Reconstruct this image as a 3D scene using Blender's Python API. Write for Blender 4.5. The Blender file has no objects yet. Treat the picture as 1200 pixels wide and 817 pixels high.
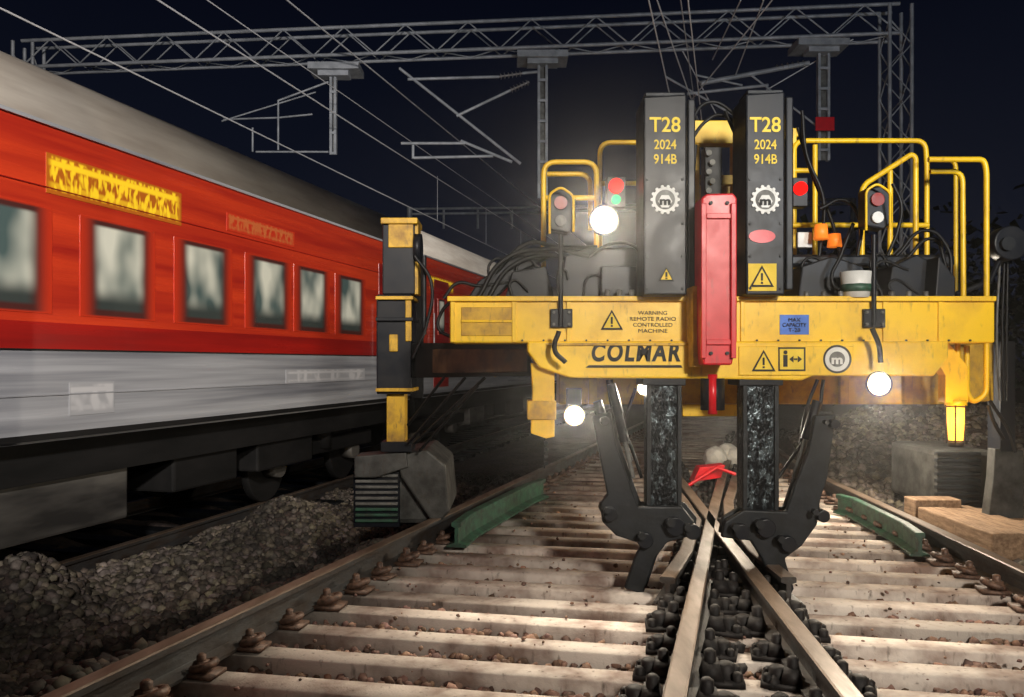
import bpy, bmesh, math, random
import numpy as np
from mathutils import Vector, Matrix
random.seed(4); rng=np.random.default_rng(7)
F=950.0; YH=425.0; H=1.47
S=bpy.context.scene
def W(px,py,d): return ((px-600)*d/F, d, H+(YH-py)*d/F)
# ---------------------------------------------------------------- materials
def mat(name,c,rough=.5,metal=0,c2=None,scale=8,amt=.5,bump=.0,bscale=60,stretch=(1,1,1),spec=.5,coat=0,emis=None,es=0,lo=.35,hi=.7,attr=None,grime=0):
    m=bpy.data.materials.new(name); m.use_nodes=True
    nt=m.node_tree; b=nt.nodes['Principled BSDF']
    b.inputs['Roughness'].default_value=rough; b.inputs['Metallic'].default_value=metal
    b.inputs['Specular IOR Level'].default_value=spec
    b.inputs['Coat Weight'].default_value=coat
    tc=nt.nodes.new('ShaderNodeTexCoord'); mp=nt.nodes.new('ShaderNodeMapping'); mp.inputs['Scale'].default_value=stretch
    nt.links.new(tc.outputs['Object'],mp.inputs['Vector'])
    n=nt.nodes.new('ShaderNodeTexNoise'); n.inputs['Scale'].default_value=scale; n.inputs['Detail'].default_value=4; n.inputs['Roughness'].default_value=.6
    nt.links.new(mp.outputs[0],n.inputs['Vector'])
    r=nt.nodes.new('ShaderNodeValToRGB')
    if c2 is None: c2=tuple(v*(1-amt) for v in c)
    r.color_ramp.elements[0].position=lo; r.color_ramp.elements[0].color=(*c2,1)
    r.color_ramp.elements[1].position=hi; r.color_ramp.elements[1].color=(*c,1)
    nt.links.new(n.outputs['Fac'],r.inputs['Fac'])
    out=r.outputs['Color']
    if attr:
        a=nt.nodes.new('ShaderNodeAttribute'); a.attribute_name=attr
        mx=nt.nodes.new('ShaderNodeMix'); mx.data_type='RGBA'; mx.blend_type='MULTIPLY'; mx.inputs[0].default_value=1
        nt.links.new(out,mx.inputs[6]); nt.links.new(a.outputs['Color'],mx.inputs[7]); out=mx.outputs[2]
    if grime:
        mp2=nt.nodes.new('ShaderNodeMapping'); mp2.inputs['Scale'].default_value=(1,1,.3); nt.links.new(tc.outputs['Object'],mp2.inputs['Vector'])
        n3=nt.nodes.new('ShaderNodeTexNoise'); n3.inputs['Scale'].default_value=30; n3.inputs['Detail'].default_value=4; nt.links.new(mp2.outputs[0],n3.inputs['Vector'])
        r3=nt.nodes.new('ShaderNodeValToRGB'); r3.color_ramp.elements[0].position=.60; r3.color_ramp.elements[1].position=.74
        r3.color_ramp.elements[0].color=(0,0,0,1); r3.color_ramp.elements[1].color=(grime,grime,grime,1); nt.links.new(n3.outputs['Fac'],r3.inputs['Fac'])
        mx=nt.nodes.new('ShaderNodeMix'); mx.data_type='RGBA'; nt.links.new(r3.outputs['Color'],mx.inputs[0]); nt.links.new(out,mx.inputs[6]); mx.inputs[7].default_value=(.05,.035,.025,1); out=mx.outputs[2]
    nt.links.new(out,b.inputs['Base Color'])
    mr=nt.nodes.new('ShaderNodeMapRange'); mr.inputs[3].default_value=min(1,rough+.25); mr.inputs[4].default_value=max(.05,rough-.08)
    nt.links.new(n.outputs['Fac'],mr.inputs[0]); nt.links.new(mr.outputs[0],b.inputs['Roughness'])
    if bump>0:
        n2=nt.nodes.new('ShaderNodeTexNoise'); n2.inputs['Scale'].default_value=bscale; n2.inputs['Detail'].default_value=3
        nt.links.new(mp.outputs[0],n2.inputs['Vector'])
        bp=nt.nodes.new('ShaderNodeBump'); bp.inputs['Strength'].default_value=bump; bp.inputs['Distance'].default_value=.01
        nt.links.new(n2.outputs['Fac'],bp.inputs['Height']); nt.links.new(bp.outputs[0],b.inputs['Normal'])
    if emis:
        b.inputs['Emission Color'].default_value=(*emis,1); b.inputs['Emission Strength'].default_value=es
    return m
M={}
M['yellow']=mat('yellow_paint',(.88,.55,.010),.33,c2=(.68,.40,.012),scale=4,lo=.3,hi=.55,bump=.05,bscale=40,grime=.4)
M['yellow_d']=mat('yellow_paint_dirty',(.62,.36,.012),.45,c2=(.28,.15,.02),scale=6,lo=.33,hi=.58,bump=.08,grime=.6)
M['black']=mat('black_paint',(.006,.008,.013),.30,c2=(.012,.012,.014),scale=7,spec=.25)
M['rubber']=mat('rubber_hose',(.006,.006,.007),.4,amt=.3,spec=.3)
M['red']=mat('red_paint',(.66,.005,.016),.32,c2=(.50,.004,.012),scale=6,bump=.03,grime=.3)
M['steel']=mat('dark_steel',(.018,.020,.024),.40,.2,c2=(.008,.009,.010),scale=9,bump=.15,bscale=30,spec=.35)
M['grease']=mat('greased_steel_post',(.16,.20,.22),.22,.7,c2=(.005,.006,.008),scale=34,lo=.5,hi=.70,bump=1,bscale=60,stretch=(1,1,.5))
M['grey']=mat('grey_steel',(.20,.20,.19),.5,.3,c2=(.08,.078,.072),scale=9,bump=.15)
M['galv']=mat('galvanised_steel',(.44,.46,.50),.5,.3,c2=(.26,.28,.31),scale=5)
M['wire']=mat('wire_metal',(.75,.75,.78),.4,.1,amt=.2)
M['white']=mat('white_paint',(.75,.75,.72),.4,amt=.2)
M['ylet']=mat('yellow_lettering',(.85,.60,.03),.5,amt=.15)
M['blk_let']=mat('black_lettering',(.01,.01,.01),.6,amt=.1)
M['blue']=mat('blue_label',(.05,.18,.70),.4,amt=.3)
M['green']=mat('green_paint',(.03,.11,.065),.45,c2=(.025,.04,.03),scale=12,bump=.2,grime=.8)
M['rail']=mat('rail_web_steel',(.075,.078,.08),.45,.4,c2=(.045,.032,.025),scale=9,stretch=(1,.3,1),bump=.3)
M['railtop']=mat('rail_head_steel',(.20,.15,.115),.38,.3,c2=(.09,.06,.04),scale=9,stretch=(1,.25,1),bump=.1)
M['clip']=mat('fastener_rust',(.17,.095,.065),.5,.2,c2=(.05,.03,.022),scale=40,bump=.3)
M['clipd']=mat('fastener_dark',(.020,.016,.015),.55,.1,c2=(.008,.007,.007),scale=30,bump=.2,spec=.3)
M['sleeper']=mat('concrete_sleeper',(.62,.55,.49),.8,c2=(.24,.17,.14),scale=2.8,lo=.36,hi=.58,bump=.25,bscale=90,attr='tint',grime=.7)
M['stone']=mat('ballast_stone',(.27,.24,.21),.8,c2=(.07,.06,.05),scale=14,attr='tint')
M['cstone']=mat('crib_stone',(.30,.19,.15),.85,c2=(.12,.07,.055),scale=14,attr='tint')
M['soil']=mat('ground_ballast',(.09,.06,.05),.95,c2=(.02,.016,.015),scale=22,bump=1,bscale=30)
M['wood']=mat('timber',(.36,.24,.15),.75,c2=(.16,.095,.055),scale=5,stretch=(6,1,6),bump=.5,bscale=30,grime=.5)
M['t_red']=mat('coach_red',(.82,.07,.02),.20,c2=(.42,.020,.012),scale=1.8,stretch=(1,.10,2.4),coat=.5,lo=.34,hi=.66)  # lengthwise streaks of smeared reflection painted into the coach's red and grey
M['t_red2']=mat('coach_red_band',(.46,.018,.012),.22,c2=(.28,.012,.01),scale=2.2,stretch=(1,.15,3),coat=.4)
M['t_grey']=mat('coach_grey',(.50,.51,.54),.22,c2=(.16,.165,.19),scale=1.8,stretch=(1,.08,3.0),coat=.4,lo=.32,hi=.66)
M['t_roof']=mat('coach_roof',(.85,.79,.70),.5,c2=(.55,.48,.41),scale=2,stretch=(1,.3,2),bump=.03,bscale=3)
M['t_dark']=mat('coach_underframe',(.018,.017,.017),.6,c2=(.008,.008,.008),scale=3,stretch=(1,.3,1),spec=.2)
M['t_under']=mat('coach_equipment',(.15,.14,.125),.5,c2=(.03,.028,.026),scale=3,stretch=(1,.2,1))
def smr(nt,o,a,b_):
    r=nt.nodes.new('ShaderNodeMapRange'); r.interpolation_type='SMOOTHSTEP'; r.inputs[1].default_value=a; r.inputs[2].default_value=b_; nt.links.new(o,r.inputs[0]); return r.outputs[0]
def mop(nt,o,a,c):
    q=nt.nodes.new('ShaderNodeMath'); q.operation=o; nt.links.new(a,q.inputs[0])
    if isinstance(c,(int,float)): q.inputs[1].default_value=c
    else: nt.links.new(c,q.inputs[1])
    return q.outputs[0]
def glassmat():
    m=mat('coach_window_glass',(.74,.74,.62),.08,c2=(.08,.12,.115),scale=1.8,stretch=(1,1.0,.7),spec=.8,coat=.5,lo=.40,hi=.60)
    nt=m.node_tree; b=nt.nodes['Principled BSDF']; tc=[n for n in nt.nodes if n.type=='TEX_COORD'][0]
    [setattr(n.inputs['Detail'],'default_value',1.5) for n in nt.nodes if n.type=='TEX_NOISE']
    sp=nt.nodes.new('ShaderNodeSeparateXYZ'); nt.links.new(tc.outputs['Generated'],sp.inputs[0])
    y=sp.outputs['Y']; z=sp.outputs['Z']
    mul=lambda a,c: mop(nt,'MULTIPLY',a,c)
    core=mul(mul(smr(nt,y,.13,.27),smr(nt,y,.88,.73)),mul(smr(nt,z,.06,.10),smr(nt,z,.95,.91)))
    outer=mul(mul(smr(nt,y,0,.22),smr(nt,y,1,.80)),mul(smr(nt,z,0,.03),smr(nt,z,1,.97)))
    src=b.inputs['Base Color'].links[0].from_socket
    dk=nt.nodes.new('ShaderNodeMix'); dk.data_type='RGBA'; nt.links.new(smr(nt,z,.14,.34),dk.inputs[0]); dk.inputs[6].default_value=(.05,.06,.055,1); nt.links.new(src,dk.inputs[7]); src=dk.outputs[2]  # dark reflection painted along the bottom of each pane
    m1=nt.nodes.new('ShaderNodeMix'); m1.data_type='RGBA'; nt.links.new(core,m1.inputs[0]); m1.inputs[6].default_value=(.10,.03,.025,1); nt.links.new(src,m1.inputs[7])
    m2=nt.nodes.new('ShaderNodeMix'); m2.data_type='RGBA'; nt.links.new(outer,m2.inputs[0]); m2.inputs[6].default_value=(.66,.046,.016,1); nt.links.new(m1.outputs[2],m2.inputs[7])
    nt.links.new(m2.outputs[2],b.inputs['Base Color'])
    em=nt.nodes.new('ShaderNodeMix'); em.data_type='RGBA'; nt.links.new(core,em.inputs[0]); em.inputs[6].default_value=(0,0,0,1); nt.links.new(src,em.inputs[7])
    nt.links.new(em.outputs[2],b.inputs['Emission Color']); b.inputs['Emission Strength'].default_value=.16  # pane glow put in for dim interior light
    return m
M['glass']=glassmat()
M['leaf']=mat('foliage',(.03,.05,.02),.8,amt=.5)
M['ins']=mat('insulator_porcelain',(.28,.26,.26),.25,amt=.3)
M['skirt']=mat('worker_orange',(.7,.16,.02),.7,amt=.3)
def emat(n,c,s,base=None):
    m=bpy.data.materials.new(n); m.use_nodes=True; nt=m.node_tree; b=nt.nodes['Principled BSDF']
    b.inputs['Base Color'].default_value=(*(base or c),1); b.inputs['Emission Color'].default_value=(*c,1); b.inputs['Emission Strength'].default_value=s
    if base: b.inputs['Specular IOR Level'].default_value=0; b.inputs['Roughness'].default_value=1
    return m
M['lampW']=emat('lamp_lens_white',(1,.90,.72),40); M['lampA']=emat('lamp_lens_amber',(1,.42,.05),3.0); M['lampRing']=emat('lamp_reflector',(1,.72,.38),1.6)  # warm emissive ring stands in for the glow around each lens
M['lampR']=emat('lamp_lens_red',(1,.008,.006),2.4,(.05,0,0)); M['lampG']=emat('lamp_lens_green',(.03,1,.25),1.2,(0,.05,0)); M['lampO']=emat('beacon_orange',(1,.22,.02),.6)
# ---------------------------------------------------------------- helpers
def empty(name,loc=(0,0,0),rot=(0,0,0)):
    e=bpy.data.objects.new(name,None); e.location=loc; e.rotation_euler=rot; e.empty_display_size=.3
    S.collection.objects.link(e); return e
def par(o,p,local=False):
    if p is None: return o
    o.parent=p
    if not local: o.matrix_parent_inverse=Matrix.LocRotScale(p.location,p.rotation_euler,None).inverted()
    return o
def mesh(name,v,f,m,p=None,local=False,bev=0,smooth=False):
    me=bpy.data.meshes.new(name); me.from_pydata([tuple(a) for a in v],[],f); me.update()
    bm=bmesh.new(); bm.from_mesh(me); bmesh.ops.recalc_face_normals(bm,faces=bm.faces); bm.to_mesh(me); bm.free()
    o=bpy.data.objects.new(name,me); S.collection.objects.link(o)
    me.materials.append(M[m] if isinstance(m,str) else m)
    if smooth:
        for q in me.polygons: q.use_smooth=True
    if bev:
        b=o.modifiers.new('b','BEVEL'); b.width=bev; b.segments=2; b.limit_method='ANGLE'; b.angle_limit=.6
    return par(o,p,local)
BF=[(0,1,2,3),(4,7,6,5),(0,4,5,1),(1,5,6,2),(2,6,7,3),(3,7,4,0)]
def box(name,x0,x1,y0,y1,z0,z1,m,p=None,local=False,bev=.006):
    v=[(x0,y0,z0),(x1,y0,z0),(x1,y0,z1),(x0,y0,z1),(x0,y1,z0),(x1,y1,z0),(x1,y1,z1),(x0,y1,z1)]
    return mesh(name,v,BF,m,p,local,bev)
def eb(name,x0,y0,x1,y1,d,dep,m,p=None,bev=.006):
    a=W(x0,y1,d); b=W(x1,y0,d)
    return box(name,a[0],b[0],d,d+dep,a[2],b[2],m,p,False,bev)
def ep(name,pts,d,dep,m,p=None,bev=.006):
    n=len(pts); A=[W(x,y,d) for x,y in pts]; B=[(a[0],a[1]+dep,a[2]) for a in A]
    f=[tuple(range(n)),tuple(range(2*n-1,n-1,-1))]+[(i,(i+1)%n,n+(i+1)%n,n+i) for i in range(n)]
    return mesh(name,A+B,f,m,p,False,bev)
def fillet(pts,r,n=5):
    P=[Vector(q) for q in pts]; out=[P[0]]
    for i in range(1,len(P)-1):
        a=(P[i-1]-P[i]); b=(P[i+1]-P[i]); rr=min(r,a.length*.45,b.length*.45)
        A=P[i]+a.normalized()*rr; B=P[i]+b.normalized()*rr
        for k in range(n+1):
            t=k/n; out.append(A*(1-t)**2+P[i]*2*t*(1-t)+B*t*t)
    out.append(P[-1]); return out
def tube(name,pts,r,m,p=None,fr=0,smooth=False,local=False):
    cu=bpy.data.curves.new(name,'CURVE'); cu.dimensions='3D'; cu.bevel_depth=r; cu.bevel_resolution=3; cu.use_fill_caps=True
    if fr: pts=fillet(pts,fr)
    if smooth:
        s=cu.splines.new('BEZIER'); s.bezier_points.add(len(pts)-1)
        for b,q in zip(s.bezier_points,pts): b.co=q; b.handle_left_type=b.handle_right_type='AUTO'
        s.resolution_u=8
    else:
        s=cu.splines.new('POLY'); s.points.add(len(pts)-1)
        for b,q in zip(s.points,pts): b.co=(*q,1)
    cu.materials.append(M[m]); o=bpy.data.objects.new(name,cu); S.collection.objects.link(o)
    return par(o,p,local)
def et(name,pts,d,r,m,p=None,fr=0,smooth=False):
    return tube(name,[W(q[0],q[1],q[2] if len(q)>2 else d) for q in pts],r,m,p,fr,smooth)
def cyl(name,c,axis,r,L,m,p=None,n=24,r2=None,local=False,bev=0):
    ax=Vector(axis).normalized(); up=Vector((0,0,1)) if abs(ax.z)<.9 else Vector((1,0,0))
    a=ax.cross(up).normalized(); b=ax.cross(a); c=Vector(c); r2=r if r2 is None else r2
    v=[c-ax*L/2+(a*math.cos(t)+b*math.sin(t))*r for t in [2*math.pi*i/n for i in range(n)]]
    v+=[c+ax*L/2+(a*math.cos(t)+b*math.sin(t))*r2 for t in [2*math.pi*i/n for i in range(n)]]
    f=[tuple(range(n)),tuple(range(n,2*n))]+[(i,(i+1)%n,n+(i+1)%n,n+i) for i in range(n)]
    o=mesh(name,v,f,m,p,local,bev)
    for q in o.data.polygons:
        if len(q.vertices)==4: q.use_smooth=True
    return o
def text(name,s,px,py,d,hpx,m,p,wpx=None,bold=.0,shear=0,space=1):
    cu=bpy.data.curves.new(name,'FONT'); cu.body=s; cu.align_x='CENTER'; cu.align_y='CENTER'; cu.extrude=.001; cu.offset=bold; cu.shear=shear; cu.space_character=space
    cu.size=hpx*d/F/.70
    o=bpy.data.objects.new(name,cu); S.collection.objects.link(o)
    cu.materials.append(M[m]); o.location=W(px,py,d-.004); o.rotation_euler=(math.pi/2,0,0)
    if wpx:
        bpy.context.view_layer.update(); w=o.dimensions.x; o.scale.x=wpx*d/F/w
    return par(o,p)
def inst(name,V,Fc,pos,rotz,scl,m,p=None,tint=None,jit=0,rot3=False):
    V=np.array(V,float); nv=len(V); N=len(pos)
    c,s=np.cos(rotz),np.sin(rotz)
    P=V[None]*scl[:,None,:]
    if jit: P=P*(1+rng.uniform(-jit,jit,P.shape))
    if rot3:
        a=rng.uniform(0,6.28,N); ca,sa=np.cos(a)[:,None],np.sin(a)[:,None]
        y=P[...,1]*ca-P[...,2]*sa; z=P[...,1]*sa+P[...,2]*ca; P=np.stack([P[...,0],y,z],-1)
    x=P[...,0]*c[:,None]-P[...,1]*s[:,None]; y=P[...,0]*s[:,None]+P[...,1]*c[:,None]
    P=np.stack([x,y,P[...,2]],-1)+pos[:,None,:]
    me=bpy.data.meshes.new(name)
    fl=[len(f) for f in Fc]; idx=np.concatenate([np.array(f) for f in Fc])
    me.vertices.add(N*nv); me.vertices.foreach_set('co',P.reshape(-1).astype(np.float32))
    al=(idx[None]+np.arange(N)[:,None]*nv).reshape(-1)
    me.loops.add(len(al)); me.loops.foreach_set('vertex_index',al.astype(np.int32))
    tot=np.tile(np.array(fl),N); st=np.concatenate([[0],np.cumsum(tot)[:-1]])
    me.polygons.add(len(tot)); me.polygons.foreach_set('loop_start',st.astype(np.int32)); me.polygons.foreach_set('loop_total',tot.astype(np.int32))
    me.update(calc_edges=True); me.validate()
    if tint is not None:
        at=me.color_attributes.new('tint','FLOAT_COLOR','POINT')
        cc=np.ones((N,nv,4)); cc[:,:,:3]=tint[:,None,:]; at.data.foreach_set('color',cc.reshape(-1).astype(np.float32))
    me.materials.append(M[m]); o=bpy.data.objects.new(name,me); S.collection.objects.link(o)
    return par(o,p)
# ---------------------------------------------------------------- track geometry
Ly=[-6,3.15,50]; Lx=[-1.79-.32*9.15,-1.79,-1.79+.32*46.85]
Ry=[-6,5.146,9,11,13,16,20,50]; Rx=[2.38,3.22,3.51,3.76,4.15,4.90,6.05,15.6]
Ay=[-6,3.15,6.9,10,13,16,19]; Ax=[-1.98,.63,1.70,2.62,3.58,4.5,5.5]
By=[-6,3.15,6.7,10,13,16,18.5]; Bx=[.50,1.326,1.646,1.97,2.42,2.95,3.45]
xL=lambda y:np.interp(y,Ly,Lx); xR=lambda y:np.interp(y,Ry,Rx)
xA=lambda y:np.interp(y,Ay,Ax); xB=lambda y:np.interp(y,By,Bx)
def ss(a,b,x):
    t=np.clip((x-a)/(b-a),0,1); return t*t*(3-2*t)
def ground(x,y):
    u=x-xL(y); v=x-xR(y)
    z=-.66+.56*ss(-1.5,-.45,u)-.2*ss(.6,2.0,v)
    for (cx,cy,h,sx,sy) in [(-4.1,6.7,.46,.45,.7),(-2.75,9.8,.46,.5,1.2),(-3.3,8.3,.14,.5,.8),(-3.2,4.3,.12,.7,.8),(6.2,13,1.0,1.5,1.6),(8.5,12,1.0,1.6,2),(5.2,11,.35,.8,1),(-1.5,12,.12,.6,2)]:
        z=z+h*np.exp(-((x-cx)/sx)**2-((y-cy)/sy)**2)
    near=np.exp(-(np.maximum(0,np.abs(x)-10)/4)**2)
    k=np.where((u>-.5)&(v<.5),.25,1.)
    z=z+k*near*(.05*np.sin(3.1*x+1.3*y)*np.sin(2.3*y-x)+.03*np.sin(7*x+2)*np.sin(6*y))
    return z
gx=np.concatenate([np.linspace(-300,-20,12),np.arange(-12,14,.12),np.linspace(20,300,12)])
gy=np.concatenate([np.linspace(-120,-8,6),np.arange(-4,24,.13),np.linspace(30,700,16)])
X,Y=np.meshgrid(gx,gy); Z=ground(X,Y); nx,ny=len(gx),len(gy)
v=np.stack([X,Y,Z],-1).reshape(-1,3)
f=[(j*nx+i,j*nx+i+1,(j+1)*nx+i+1,(j+1)*nx+i) for j in range(ny-1) for i in range(nx-1)]
g=mesh('ground',v,f,'soil',smooth=True)
bm=bmesh.new(); bmesh.ops.create_icosphere(bm,subdivisions=1,radius=1); bm.verts.ensure_lookup_table()
IV=[tuple(q.co) for q in bm.verts]; IF=[tuple(w.index for w in q.verts) for q in bm.faces]; bm.free()
def stones(name,x,y,s0,s1,dz=0,mt='stone',patch=False,z=None):
    N=len(x); s=s0+(s1-s0)*rng.uniform(0,1,N)**1.8; sc=np.stack([s*rng.uniform(.8,1.3,N),s*rng.uniform(.7,1.1,N),s*rng.uniform(.5,.9,N)],-1)
    zz=(ground(x,y)+s*.25+dz) if z is None else z+s*.4
    t=rng.uniform(.3,1.35,N)
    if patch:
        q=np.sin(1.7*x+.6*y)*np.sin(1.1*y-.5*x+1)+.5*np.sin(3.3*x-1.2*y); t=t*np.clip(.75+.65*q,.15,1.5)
        u=x-xL(y); t=t*np.where((u>-2.1)&(u<0),.30,1.0)  # shade of the trench beside the left rail painted into the stone tint
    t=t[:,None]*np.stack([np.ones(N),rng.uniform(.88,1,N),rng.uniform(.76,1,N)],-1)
    return inst(name,IV,IF,np.stack([x,y,zz],-1),rng.uniform(0,6.28,N),sc,mt,None,t,.22,True)
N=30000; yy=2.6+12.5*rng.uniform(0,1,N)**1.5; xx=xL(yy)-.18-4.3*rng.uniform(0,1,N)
N=17000; y2=3+14*rng.uniform(0,1,N)**1.3; x2=xL(y2)+(xR(y2)-xL(y2))*rng.uniform(0,1,N)
N=14000; y3=4+14*rng.uniform(0,1,N); x3=xR(y3)+.35+6*rng.uniform(0,1,N)**1.2
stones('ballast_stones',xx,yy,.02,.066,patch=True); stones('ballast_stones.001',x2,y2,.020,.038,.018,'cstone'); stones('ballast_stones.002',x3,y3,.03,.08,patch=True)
N=420; y4=3+7*rng.uniform(0,1,N); x4=xL(y4)+(xR(y4)-xL(y4))*rng.uniform(0,1,N)
stones('ballast_stones.003',x4,y4,.005,.018,0,'cstone',z=np.zeros(N))
turn=empty('railway_turnout')
def rail(name,pts,z0,p,h=.17,hw=.046,fw=.085,mt='railtop',ms='rail',local=False):
    prof=[(-fw,0),(-fw,.015),(-.014,.035),(-.014,h-.045),(-hw,h-.034),(-hw,h-.006),(-hw+.008,h),(hw-.008,h),(hw,h-.006),(hw,h-.034),(.014,h-.045),(.014,.035),(fw,.015),(fw,0)]
    n=len(prof); V=[];Fc=[]
    for i,(x,y) in enumerate(pts):
        a=pts[max(0,i-1)]; b=pts[min(len(pts)-1,i+1)]
        dx,dy=b[0]-a[0],b[1]-a[1]; l=math.hypot(dx,dy); nx_,ny_=dy/l,-dx/l
        for (q,z) in prof: V.append((x+nx_*q,y+ny_*q,z0+z))
    for i in range(len(pts)-1):
        for k in range(n): Fc.append((i*n+k,i*n+(k+1)%n,(i+1)*n+(k+1)%n,(i+1)*n+k))
    Fc.append(tuple(range(n))); Fc.append(tuple(range((len(pts)-1)*n,len(pts)*n)))
    o=mesh(name,V,Fc,ms,p,local); o.data.materials.append(M[mt])
    for q in o.data.polygons:
        if abs(q.normal.z)>.6 and q.center.z>z0+h-.02: q.material_index=1
    return o
def pl(fn,y0,y1,off=0,n=30): return [(float(fn(y))+off,float(y)) for y in np.linspace(y0,y1,n)]
rail('stock_rail',pl(xL,-5,50),0.004,turn); rail('stock_rail_diverging',pl(xR,-5,50,0,80),0.004,turn)
rail('frog_leg_rail',pl(xA,-5,19),.004,turn); rail('frog_leg_rail_diverging',pl(xB,-5,18.5),.004,turn)
ws=[(float(xB(9.5))-.16,9.5),(float(xB(7.6))-.12,7.6),(1.52,6.7),(float(xA(5.6))-.13,5.6),(float(xA(4.9))-.19,4.9)]
ws2=[(float(xA(9.5))+.16,9.5),(float(xA(7.6))+.12,7.6),(1.80,6.7),(float(xB(5.6))+.13,5.6),(float(xB(4.9))+.19,4.9)]
rail('wing_rail',ws[::-1],.004,turn); rail('wing_rail_b',ws2[::-1],.004,turn)
rail('check_rail',[(float(xL(y))+o_,y) for y,o_ in [(6.4,.31),(6.8,.26),(8.4,.26),(8.8,.31)]],.01,turn,.20,.04,.08,'green','green')
rail('check_rail_b',[(float(xR(y))-o_,y) for y,o_ in [(6.1,.22),(6.5,.17),(7.7,.17),(7.9,.24)]],.01,turn,.18,.035,.07,'green','green')
rows=[]
def solve(fn,d,off,x0=1.0):
    t=0
    for _ in range(30):
        y=d-.19*t; t=float(fn(y))+off-x0
    return t
posS=[];sclS=[];
d=1.5
while d<45:
    ta=solve(xL,d,-.24+random.uniform(-.04,.04)); tb=solve(xR,d,.30+random.uniform(-.06,.06)); 
    posS.append((1+(ta+tb)/2,d-.19*(ta+tb)/2,-.1)); sclS.append(((tb-ta)/2*1.018,.078,.1)); rows.append(d); d+=.37
bmv=[(-1,-1,-1),(1,-1,-1),(1,1,-1),(-1,1,-1),(-1,-1,.9),(1,-1,.9),(1,1,.9),(-1,1,.9),(-.998,-.92,1),(.998,-.92,1),(.998,.92,1),(-.998,.92,1)]
bmf=[(0,3,2,1),(0,1,5,4),(1,2,6,5),(2,3,7,6),(3,0,4,7),(4,5,9,8),(5,6,10,9),(6,7,11,10),(7,4,8,11),(8,9,10,11)]
posS=np.array(posS); sclS=np.array(sclS); N=len(posS)
posS[:,1]+=rng.uniform(-.018,.018,N); posS[:,2]+=rng.uniform(-.008,.0,N); sclS[:,1]*=rng.uniform(.93,1.12,N)
tt=rng.uniform(.60,1.1,N)[:,None]*np.ones((N,3))
inst('railway_sleepers',bmv,bmf,posS,np.full(N,-math.atan(.19))+rng.uniform(-.008,.008,N),sclS,'sleeper',None,tt)
def clipmesh(loop=True):
    V=[];Fc=[]
    def bx(x0,x1,y0,y1,z0,z1,tp=0):
        b=len(V); V.extend([(x0,y0,z0),(x1,y0,z0),(x1-tp,y0+tp,z1),(x0+tp,y0+tp,z1),(x0,y1,z0),(x1,y1,z0),(x1-tp,y1-tp,z1),(x0+tp,y1-tp,z1)]); Fc.extend([tuple(b+i for i in q) for q in BF])
    def bolt(cx,cy,r,z0,z1,n=8):
        b=len(V)
        for z,rr in ((z0,r),(z1,r),(z1+.008,r*.55)):
            for k in range(n): V.append((cx+rr*math.cos(k*6.283/n),cy+rr*math.sin(k*6.283/n),z))
        for j in range(2):
            for k in range(n): Fc.append((b+j*n+k,b+j*n+(k+1)%n,b+(j+1)*n+(k+1)%n,b+(j+1)*n+k))
        Fc.append(tuple(b+2*n+k for k in range(n)))
    bx(.05,.2,-.065,.065,0,.018)
    if not loop:
        bx(.05,.13,-.055,.055,.015,.07,.014); bolt(.14,0,.034,.015,.062); bolt(.085,0,.022,.06,.105); bolt(.175,.035,.02,.015,.04,6); bolt(.175,-.035,.02,.015,.04,6)
        return V,Fc
    bx(.07,.15,-.035,.035,.015,.065,.012); bolt(.11,0,.022,.06,.09)
    pts=[]
    for i in range(11):
        a=-2.5+5.0*i/10; pts.append((.125+.05*math.cos(a),.052*math.sin(a),.045+.014*math.cos(a)))
    n=6; R=.019
    b0=len(V)
    for i,pt in enumerate(pts):
        a=-2.5+5.0*i/10; rd=Vector((math.cos(a),math.sin(a),0))
        for k in range(n):
            t=2*math.pi*k/n; q=Vector(pt)+rd*R*math.cos(t)+Vector((0,0,1))*R*math.sin(t); V.append(tuple(q))
    for i in range(len(pts)-1):
        for k in range(n): Fc.append((b0+i*n+k,b0+i*n+(k+1)%n,b0+(i+1)*n+(k+1)%n,b0+(i+1)*n+k))
    Fc.append(tuple(b0+k for k in range(n))); Fc.append(tuple(b0+(len(pts)-1)*n+k for k in range(n)))
    return V,Fc
CM={True:clipmesh(True),False:clipmesh(False)}
def clips(name,fn,sides,m,y1=20,sc=1.1,loop=True):
    P=[];R=[]
    for d in rows:
        t=solve(fn,d,0); y=d-.19*t; x=float(fn(y))
        if y<1.5 or y>y1: continue
        for s in sides: P.append((x,y,.003)); R.append((0 if s>0 else math.pi)-.26+rng.uniform(-.15,.15))
    N=len(P); CV,CF=CM[loop]; inst(name,CV,CF,np.array(P),np.array(R),np.full((N,3),sc)*rng.uniform(.88,1.12,(N,1)),m,turn)
clips('rail_fasteners_stock',xL,(1,-1),'clip'); clips('rail_fasteners_stock_b',xR,(1,-1),'clip',12)
clips('rail_fasteners_frog',xA,(1,-1),'clipd',16,1.2,False); clips('rail_fasteners_frog_b',xB,(1,-1),'clipd',16,1.2,False)
P=[]
for d in rows:
    t=solve(xA,d,0); y=d-.19*t
    if 2.5<y<6.6:
        a=float(xA(y)); b=float(xB(y))
        n=max(1,int((b-a-.2)/.10))
        for i in range(n): P.append((a+.15+(b-a-.3)*(i+.5)/n if n>1 else (a+b)/2,y+rng.uniform(-.12,.12),.01))
P=np.array(P); inst('frog_chair_blocks',IV,IF,P,rng.uniform(0,6,len(P)),np.stack([rng.uniform(.03,.055,len(P)),rng.uniform(.03,.06,len(P)),rng.uniform(.025,.05,len(P))],-1),'clipd',turn,None,.15)
TH=math.atan(.268); K=math.sqrt(1+.268**2)
tt_=empty('railway_track',(-5.58,0,0),(0,0,-TH))
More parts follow.
